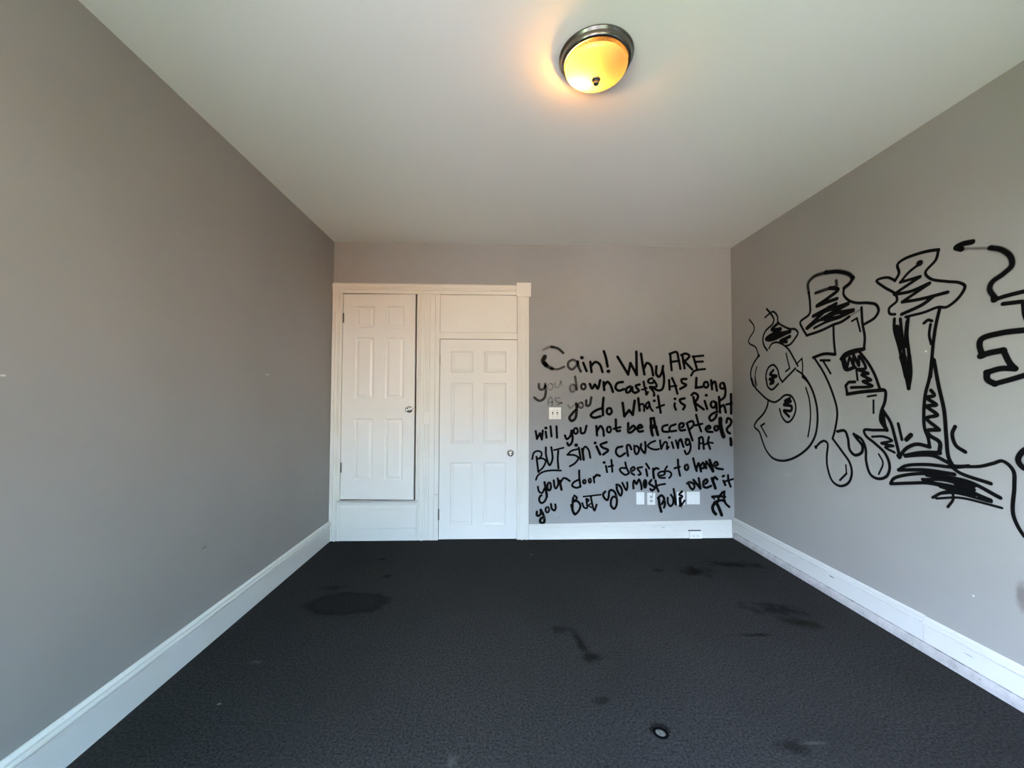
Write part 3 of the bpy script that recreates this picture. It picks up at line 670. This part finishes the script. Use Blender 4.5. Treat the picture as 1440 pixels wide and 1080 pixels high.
VERSE = [
('word', 'faded', '''A 22 a=0.3 s=0.9 : 185,172 230,145 290,135
A 26 a=0.75 s=0.6 : 275,137 345,155 400,203
A 44 a=0.85 s=0.5 : 202,245 182,290 215,335
A 36 a=0.75 s=0.7 : 200,320 235,350 280,373
A 22 a=0.6 s=0.7 : 270,373 340,380 412,352
A 26 a=0.62 : 555,305 510,278 458,305 455,350 495,382 540,345 560,295
A 26 a=0.75 : 558,300 570,360 592,405
A 26 : 618,310 655,400
A 34 p : 600,255 602,256
A 26 : 695,300 708,410
A 26 : 698,350 750,302 795,325 828,410
A 28 : 842,185 865,260 882,350
A 36 p : 888,402 889,403'''),
('word', None, '''A 28 p : 990,245 1105,435 1130,315 1198,440 1194,190
B 27 : 165,212 182,330 202,435
B 27 : 198,370 230,312 270,338 297,446
B 27 : 332,348 330,430 358,462 390,415 404,345
N7 60 : 575,0 605,180 600,370 560,490 480,525 390,495 330,450'''),
('word', None, '''B 25 : 482,212 488,300 497,390
B 25 : 475,214 550,194 570,260 592,375
B 24 p : 492,300 572,290
B 26 : 612,225 625,300 637,370
B 25 : 600,227 650,210 690,235 660,275 622,298
B 25 : 640,298 720,382
B 25 : 732,240 752,310 772,380
B 23 p : 725,244 840,232
B 23 p : 752,300 835,296
B 23 : 708,448 735,405 785,386 858,378'''),
('word', 'faded', '''A 24 a=0.6 : 138,540 142,590 175,602 208,560
A 26 a=0.65 : 206,540 212,630 190,700 140,722 88,688
A 16 a=0.28 s=0.8 o : 262,568 28,34
A 15 a=0.25 s=0.8 : 310,530 318,575 350,575 372,518
A 15 a=0.22 s=0.8 : 376,505 386,560'''),
('word', None, '''A 24 a=0.6 : 530,460 540,530 550,602
A 24 a=0.38 s=0.7 o : 502,585 27,40
A 24 a=0.8 o : 620,568 24,30
A 27 : 690,540 715,588 745,548 775,588 802,500
A 27 : 838,520 846,605
A 27 : 842,562 880,517 910,545 940,625
A 27 : 1048,518 990,530 968,580 1000,612 1060,596
A 26 : 1130,565 1088,588 1088,632 1122,622 1146,575 1156,622 1172,632
B 26 : 150,545 108,560 122,588 142,612 100,638
N7 55 : 90,300 112,420 150,560 160,625 200,565
N7 45 : 45,505 110,490 170,462'''),
('word', None, '''N7 55 : 310,215 225,245 205,310 270,338 340,320 345,268 410,370 420,420 370,440 250,438 330,540 365,620
N7 62 p : 348,650 352,648'''),
('word', None, '''N7 58 : 735,260 742,400 750,500
N7 58 : 810,210 880,370 945,605
N7 50 p : 740,428 920,405
B 26 : 657,485 605,492 612,527 655,550 590,593'''),
('word', None, '''B 27 p : 766,475 760,580 826,572
B 25 o : 870,548 25,31
B 26 : 925,500 936,597
B 26 : 930,548 965,514 988,612
B 25 o : 1046,560 24,32
B 26 : 1062,530 1080,600 1070,680 1030,714'''),
('word', 'faded', '''A 14 a=0.30 s=0.8 : 235,765 245,705 268,680 282,720 280,770
A 13 a=0.25 s=0.8 : 250,738 280,736
A 14 a=0.32 s=0.8 : 365,690 315,700 330,730 385,745 340,762'''),
('word', 'faded', '''A 18 a=0.32 s=0.8 : 455,770 475,800 520,768 538,740
A 28 a=0.85 : 546,758 545,850 530,915 490,940 468,908 500,860 538,820
A 22 a=0.55 s=0.5 o : 592,770 25,30
A 26 a=0.75 : 650,718 655,775 685,770 706,685'''),
('word', None, '''A 27 : 838,690 830,780 832,878
A 27 : 825,800 740,835 700,880 732,905 805,890
A 26 o : 900,835 27,34'''),
('word', None, '''A 28 p : 1045,745 1064,888 1115,825 1155,872 1176,722
B 27 : 135,695 142,760 150,828
N7 52 : 5,880 60,865 95,900 105,1045
N7 50 : 215,812 150,880 180,985 230,900 228,830 272,980 320,1040
N7 68 p : 355,785 352,790
N7 60 : 455,660 488,880 522,1085
N7 52 p : 422,960 608,888'''),
('word', None, '''N7 66 p : 880,735 881,737
N7 58 : 880,850 872,920 908,1010
B 26 : 637,695 585,712 600,745 640,775 622,815'''),
('word', None, '''B 27 : 732,682 750,760 767,825
B 26 : 712,660 740,637 782,665 770,710 742,742
B 26 : 745,742 845,815
B 26 : 855,725 882,810
B 30 p : 870,662 871,663
B 26 o : 948,762 27,34
B 26 : 980,742 985,820 975,900 925,938 905,905 932,868 992,838
B 26 : 1010,680 1022,850
B 26 : 1025,790 1060,770 1084,848
B 26 : 1140,650 1142,860
B 24 p : 1090,762 1158,748'''),
('word', None, '''C 20 p : 90,110 102,182 130,130 148,188 157,105
C 20 : 185,115 192,172
C 26 p : 185,80 186,80
C 20 : 230,65 240,160
C 20 : 287,65 292,172'''),
('word', None, '''C 21 : 367,150 385,185 415,160 432,105
C 22 : 430,105 440,180 427,228 402,245 390,222
C 20 o : 470,108 19,27
C 21 : 515,80 522,128 550,126 572,60'''),
('word', None, '''C 22 : 665,62 672,150
C 22 : 672,110 705,62 728,92 736,153
C 21 o : 785,95 19,27
C 23 : 850,0 860,108 890,106
C 20 p : 830,88 895,72'''),
('word', None, '''N4 54 : 215,-80 212,0 225,130 290,120 370,30 330,-20 240,60
D 20 : 93,77 138,62 122,44 98,70 110,100 145,97'''),
('word', None, '''D 21 : 210,-10 214,50 222,122
N4 62 : 720,-10 738,100 765,195
N4 56 : 790,-30 840,30 885,190
D 20 p : 212,-8 238,-12
D 21 : 235,-12 246,40 266,122
D 18 p : 215,72 260,62
D 19 : 352,45 312,60 312,97 357,104
D 19 : 420,40 375,60 372,97 425,94
N5 44 : 70,290 140,270 150,212 90,212 65,270 95,340 182,332
N5 44 : 215,205 260,350 320,530
N5 42 : 245,185 320,165 345,230 270,320
N5 42 : 390,45 430,200 485,360
N5 42 p : 375,245 505,215
N5 44 : 570,320 660,290 635,252 575,300 602,360 700,370
N5 46 o : 770,300 34,44
N5 78 : 850,120 850,230 880,370 910,455
N5 46 : 965,190 990,110 1055,150 1040,230 972,310 990,370 1032,398
N5 56 : 1045,495 1052,560 1052,618'''),
('word', None, '''N6 34 : 47,345 80,222 160,192 222,222 215,290 180,332
N6 38 : 127,300 145,450 162,588
N6 34 : 150,340 250,335 300,380 260,490 165,588
N6 38 : 305,125 310,280 375,460 430,350 425,230 407,120
N6 38 : 540,190 530,350 545,520
N6 32 p : 460,175 640,130
N6 34 : 117,738 150,660 250,590 400,560 590,562'''),
('word', None, '''N6 34 : 900,158 790,190 715,262
N6 36 : 715,262 860,275 922,320 860,420 760,482
N6 40 : 930,130 950,250 965,355
N6 62 p : 875,80 877,81
N6 46 : 995,150 1008,250 1022,355
N6 36 : 1000,205 1050,108 1115,170 1150,320'''),
('word', None, '''C 24 : 667,255 702,330
C 26 p : 652,222 653,223
C 22 : 763,215 705,240 725,265 777,290 730,332'''),
('word', None, '''C 21 : 912,255 862,270 852,315 885,350 938,320
N4 50 : 210,655 185,500 190,420 240,415 285,510
N4 48 : 350,430 360,560 400,620 455,540 430,450 352,432
N4 50 : 505,390 500,480 585,590 605,480 595,345
N4 44 : 820,320 720,362 655,430 720,490 850,515 905,500
N4 46 : 930,310 940,400 958,500
N4 44 : 960,485 1040,345 1082,360 1085,500 1125,455
N4 48 : 1195,350 1230,480
N4 56 p : 1135,245 1137,246
N4 46 : 1285,310 1310,400 1335,480
N4 44 : 1335,480 1360,310 1400,280 1440,420
N5 40 : 90,520 120,570 150,655
N5 40 : 190,510 225,505 190,560 215,620 270,585
N5 40 : 250,510 285,640 255,760 205,790 172,728'''),
('word', None, '''N5 42 : 448,490 445,690
N5 42 : 442,490 500,468 535,690
N5 34 p : 450,590 530,578
N5 42 : 632,465 615,560 655,690
N5 36 : 560,610 620,572 708,580'''),
('word', None, '''N6 36 : 152,870 175,960 230,990 280,900
N6 44 : 280,785 300,900 325,1060
N1 42 : 335,0 345,100 300,215 235,250 190,190 215,105 242,95
N6 42 o : 368,865 34,74
N6 40 : 455,750 475,880 495,902 540,820 530,712
N6 46 : 572,755 585,850 602,925
N6 38 : 585,790 640,708 690,715 760,762'''),
('word', None, '''N6 38 : 937,562 940,700 962,870
N6 38 : 935,732 830,790 805,850 890,890 960,865
N6 36 o : 1035,775 25,34
N6 36 o : 1140,755 22,38
N6 36 : 1210,682 1225,790
N6 44 : 1220,700 1270,648 1328,660'''),
('word', None, '''N2 38 : 162,205 185,322
N2 50 p : 125,140 127,141
N2 38 : 266,92 285,315
N2 34 p : 210,220 300,196'''),
('word', None, '''N2 38 : 530,138 550,230 598,330
N2 38 : 540,247 450,247 425,280 530,375 598,345
N2 38 : 650,310 710,262 690,225 640,260 650,340 700,375
N2 38 : 850,227 760,250 800,310 825,360 780,375
N2 40 : 927,162 985,255
N2 42 : 925,270 948,392
N2 46 : 1060,260 1062,350 1075,438
N2 42 : 1070,290 1110,248 1160,260
N2 36 : 1155,385 1230,385 1282,352 1255,312 1190,322 1150,362 1185,425 1282,432
N2 36 : 1323,212 1280,300 1350,306 38,285@N3 45,320@N3 12,365@N3'''),
('word', None, '''N3 34 : 150,72 160,210 185,328
N3 34 p : 97,210 180,186
N3 36 o : 288,195 28,42'''),
('word', None, '''N3 36 : 395,52 420,160 450,253
N3 36 : 445,230 480,130 520,262
N3 34 : 588,205 550,122 512,200 550,212 588,142 605,210
N3 38 : 602,102 660,180 712,260
N3 44 : 655,78 690,170 712,255
N3 36 : 737,165 790,150 762,107 727,150 770,207 868,226'''),
('word', None, '''N1 46 : 145,425 140,490 180,510 225,450 222,390
N1 52 : 222,390 270,480 295,570 288,640 250,655 212,630 220,570 278,535
N1 40 o : 355,385 36,54
N1 42 : 428,270 450,370 500,398 525,340 515,278'''),
('word', None, '''N1 46 : 880,140 868,250 870,400 912,478
N1 44 : 838,290 880,440 915,478 1000,390 1022,290 960,212 890,215
N1 40 : 900,97 952,140 920,195 872,190
N1 38 : 1062,250 1100,340 1158,350 1150,225 1145,165 1192,190 1165,225
N1 30 : 1228,262 1192,298 1245,340
N1 40 : 1235,120 1260,250 1290,370 1310,398 1353,282
N1 32 p : 1088,120 1438,80'''),
('word', None, '''N2 42 : 150,692 110,740 130,810 190,852 215,780 225,690 260,662 320,690 360,790 370,900 350,980 315,1018 260,960 262,850 300,790 350,800
N2 42 : 365,560 375,660 440,768 468,700 450,620 400,565 362,562
N2 38 : 472,525 550,662 570,600 565,518'''),
('word', None, '''N2 40 : 685,632 680,540 700,482 742,545 790,465 830,560 840,648
N2 46 o : 905,545 22,66
N2 44 : 1025,472 985,540 1060,590 1090,630 1030,668 1002,640
N2 44 : 1105,482 1120,590 1160,688
N2 36 : 1090,600 1180,565 1285,547
N2 8 : 1045,690 1046,755'''),
('word', None, '''G 50 : 540,205 555,330 587,450
G 44 : 527,200 590,152 640,210 600,310
G 44 : 642,240 655,310 638,375
G 38 : 705,195 710,290 755,350 800,310 805,210 765,140
G 40 : 815,35 840,200 850,318
G 38 : 965,78 912,135 968,165 928,215
G 52 : 925,200 935,340
G 36 : 945,342 1012,242
G 8 : 955,350 965,395'''),
('word', None, '''N3 36 : 297,455 330,432 400,460 415,510 385,548 345,510 320,445
N3 40 : 400,397 510,532
N3 36 : 510,532 483,368
N3 38 : 560,470 620,430 610,387 562,420 560,500 610,520 680,492
N3 46 : 695,372 750,530
N3 40 : 705,410 740,352 778,385'''),
('word', None, '''N3 36 : 866,340 888,330
N3 38 : 880,410 908,478
N3 36 : 952,322 957,400 993,503
N3 32 : 890,427 950,405 1038,382'''),
]
verse = tag(empty('graffiti_writing', (on_back(890, 620)[0], D, on_back(890, 620)[1])), 'eight lines of black handwritten words beginning "Cain! Why are", sprayed on the far wall', 'graffiti')
def gpart(name, bm, root):
    o = obj(name, bm, m_spray, root); o.matrix_parent_inverse = Matrix.Translation(root.location).inverted(); return o
for name, lab, s in VERSE:
    o = gpart(name, strokes_mesh(s, 'back', 0.35), verse)
    if lab: o['label'] = 'word faded and partly wiped to grey'
sym = tag(empty('graffiti_symbol', (on_back(1014, 705)[0], D, on_back(1014, 705)[1])), 'small black knotted sign below the words "over it" by the corner', 'graffiti')
gpart('mark', strokes_mesh('''N3 43 : 702,667 830,657 902,668
N3 34 : 862,590 820,650 797,700 790,745
N3 36 : 893,580 890,720 920,780 972,828
N3 49 : 742,758 705,830 720,900 755,942
N3 49 : 760,750 800,830 850,958
N3 40 : 738,755 840,722 900,735
N3 26 : 828,632 872,604
N3 22 : 712,680 735,710''', 'back', 0.35), sym)

MURAL = [
('letter', 'letter S wearing a pointed cap', '''R1 19 s=0.5 : 125,265 180,340 185,400 115,530 130,570 200,610 245,720
R1 40 p : 245,722 246,723
R1 26 : 345,130 400,195 435,260 420,320 330,410 298,500 310,590 352,655
R1 26 s=0.6 : 325,238 390,182 430,165 480,220 490,300 560,350 640,383 700,385 740,430 700,510 640,580 585,598
R1 24 : 375,630 410,572 470,552 550,580 620,640 680,740 740,850
R1 40 : 490,310 415,380 410,395 520,380
R1 44 : 522,388 340,510 400,520 640,412
R1 42 : 640,418 480,450 350,512
R1 42 : 640,478 520,540 598,545
R1 24 : 245,722 180,820 145,920 150,1020 175,1100
R2 24 : 145,20 175,110 250,195 330,265 410,295 470,265 530,215 600,220 650,300 655,400 610,500 560,530 500,470 470,375
R1 25 : 350,1080 335,980 370,870 430,838 480,890 510,1000 545,1055
R1 26 p : 545,1052 710,882
R2 24 : 315,20 330,110 380,148 455,82
R1 34 : 430,905 390,960 470,980 390,1020 430,1060 390,1080
R2 30 : 400,20 350,30 400,50 360,75
R1 20 : 590,692 610,780 635,880
R1 22 : 635,880 585,922
R1 17 : 220,860 200,950 200,1080 210,1110
R2 16 a=0.9 : 183,-5 190,50 205,92
R1 20 p : 735,815 790,755 800,850 795,995
R1 24 : 725,905 790,950 850,1020 890,1090
R2 25 : 740,0 800,60 860,180 905,360 910,540 880,700 800,830 650,940 510,980 400,955 320,870 265,740 230,640 175,580 200,520 280,430 325,340 335,285
R2 20 : 775,125 815,260 830,430 820,580 800,700
R2 22 : 292,545 250,572
R2 20 : 250,572 320,698
R2 34 : 590,250 530,285 600,285 520,325 610,345 600,395 520,395 580,463'''),
('letter', 'letter with scribbled hat and scribbled gap', '''R3 34 a=0.8 s=0.9 : 212,320 205,220 270,145 400,102
R3 44 s=0.6 : 400,102 530,92 650,122 690,162
R3 40 s=0.5 : 690,162 660,215 595,270
R3 30 : 595,270 590,340 640,400 720,430 860,432 940,450 970,510 930,590 820,660
R3 26 : 213,320 225,430 220,550 120,640 140,700 190,785
R3 30 : 190,785 350,730 480,668 560,640 650,582
R3 20 a=0.45 s=0.9 : 650,582 760,512
R3 34 a=0.85 s=0.6 : 510,192 510,250 440,272 285,325
R3 36 : 440,272 530,285 420,380 300,465 420,420 520,385
R3 36 : 510,440 260,575
R3 36 : 260,575 400,520 640,437
R3 38 : 640,440 350,610 500,545 695,510
R3 40 : 690,515 520,590 380,610
R3 36 : 430,480 190,705
R3 30 : 195,712 330,620 520,590
R3 28 : 270,705 400,640 560,585
R3 28 : 480,668 485,830 500,990
R3 30 : 785,482 795,650 820,800 812,930
R3 22 p : 680,630 735,597 772,740
R3 34 : 812,930 690,950 600,990 560,1040
R3 32 : 500,990 380,985 260,1025
R3 26 : 340,1055 440,1055
R4 18 : 188,68 260,180 330,340 365,480 350,610 330,685
R4 16 : 258,95 315,190
R4 22 : 400,85 440,55 510,25 570,5
R4 22 : 530,20 600,110 650,200 690,310
R4 24 : 690,312 728,320 728,400 700,480 695,550 740,615
R4 26 : 440,347 550,330 710,316
R4 22 p : 442,345 430,283 452,256 500,254
R4 18 : 510,150 520,240
R4 26 : 405,92 430,160 500,142
R4 22 : 420,70 440,140 460,70 490,130 490,50 530,130 530,60 580,150 520,160 600,190 550,200 620,240 560,250 630,285 470,297
R4 15 p : 595,365 660,355
R4 16 p : 640,395 640,490'''),
('drip', None, '''R4 18 : 330,685 400,780 460,870 475,950 450,1020 390,1045 330,1010 290,900 285,820 290,720 265,702 235,715 200,752
R4 24 p : 200,748 203,752
R4 13 : 430,885 435,950
R4 16 : 435,950 385,1000'''),
('drip', None, '''R4 22 : 365,630 420,625 445,680 460,770 500,810 550,790 555,740 510,680 490,650
R4 22 : 490,650 550,690 580,760 585,860 620,960 680,990 740,970 763,900 730,800 650,720 580,660 570,620 640,620 740,620
R4 14 : 680,802 712,870 680,955
R4 18 : 630,670 720,670 780,700 700,720 790,740 730,750 800,790'''),
('letter', 'letter with a wide hat and long tapering legs', '''R5 22 : 210,350 240,290 228,230 270,190 400,140 490,120 540,115
R5 22 : 540,118 520,190 440,290 480,335 600,355 700,365 740,390 700,470 600,550 540,550 430,590 330,615 290,625
R5 20 : 205,345 150,325 70,350 130,400 210,450 225,500 165,560 170,600 210,605
R5 42 p : 400,215 402,216
R5 20 : 400,218 310,290 250,362
R5 22 : 250,362 400,318
R5 22 : 400,320 205,450
R5 24 : 205,455 330,430 472,368
R5 22 : 470,372 265,510
R5 24 : 265,512 400,490 610,437
R5 26 : 500,470 420,530 260,605
R5 24 : 205,640 205,720 240,850 265,960 290,1080
R5 26 : 310,630 300,760 315,900 325,1080
R5 24 : 250,640 265,780 285,950 300,1070
R5 34 : 225,700 255,860
R5 22 : 300,660 290,760 295,850
R6 24 : 230,10 260,110 285,225
R6 24 : 290,0 300,120 285,228
R6 20 : 262,10 280,120
R5 24 : 550,560 520,690 500,830 490,950 480,1080
R5 22 : 430,672 462,648 490,655
R5 20 : 480,680 470,760 485,830
R6 22 : 447,20 430,150 400,270 390,400 395,500 420,570 430,630
R6 24 : 430,630 340,612 270,640 220,700
R6 25 : 460,30 490,200 530,380 545,560 560,700 590,760
R6 24 : 440,240 462,275 410,290 475,340 410,350 482,410 410,432 490,505
R6 26 : 495,512 415,520 430,550 500,600 497,670
R6 20 : 405,530 440,560
R6 28 : 500,672 370,672 262,692
R6 24 : 262,692 450,690 565,742
R6 22 : 110,380 160,460 190,560 222,690
R6 30 : 215,690 222,700
R6 20 : 212,470 238,580
R6 30 : 268,580 300,548
R6 20 : 110,395 95,450 130,510
R6 24 : 110,420 120,480 135,515
R6 24 : 605,490 585,540 610,620 675,665'''),
('underline', 'scribbled strokes under the letters', '''R6 22 : 215,790 260,762 400,752 600,770 700,762
R6 24 : 215,790 400,790 600,820
R8 14 : 80,195 120,225 250,270
R8 15 : -20,235 150,260 290,330
R8 14 : -20,262 120,290 250,340
R8 15 : 100,270 220,330 250,345
R8 14 : 80,195 200,198 260,185 300,175 345,215 350,280 345,400 390,490 415,510
R6 22 : 160,882 180,850 260,825 420,815 560,840 736,900
R6 22 : 160,885 300,880 420,880 600,920 736,950
R6 22 : 380,855 540,860 736,925
R6 19 : 450,980 520,945 600,940 736,965
R8 10 : 40,312 100,310 240,345
R8 10 : 20,333 120,330 230,355 297,373
R6 17 : 500,905 580,940 592,990 555,1045'''),
('letter', 'letter cut off by the edge of the photo', '''R7 34 : 135,50 65,65 25,88 60,100
R7 16 a=0.4 s=0.9 : 60,98 150,95 270,93
R7 34 s=0.5 : 262,90 340,105 398,150 408,210 350,270 270,330 255,380 288,430
R7 38 p : 286,440 288,448
R7 28 : 282,455 330,435 500,390 650,360
R7 28 p : 348,478 478,462
R7 28 : 490,480 500,560 540,640
R7 36 : 640,650 490,660 330,680 200,720 185,760 205,835
R7 38 : 190,840 240,820 350,798
R7 36 : 350,798 390,880 428,925
R7 36 : 430,925 330,925 235,952
R7 38 : 235,952 240,1000 290,1030
R7 34 : 290,1030 400,1000 600,940'''),
('drip', None, '''R8 20 : 430,110 385,135 366,170 390,205 440,215'''),
]
mural = tag(empty('graffiti_mural', (W, on_right(1240, 560)[0], on_right(1240, 560)[1])), 'large black outlined bubble letters in scribbled hats, dripping, sprayed across the right-hand wall', 'graffiti')
for name, lab, s in MURAL:
    o = gpart(name, strokes_mesh(s, 'right', 0.28), mural)
    if lab: o['label'] = lab
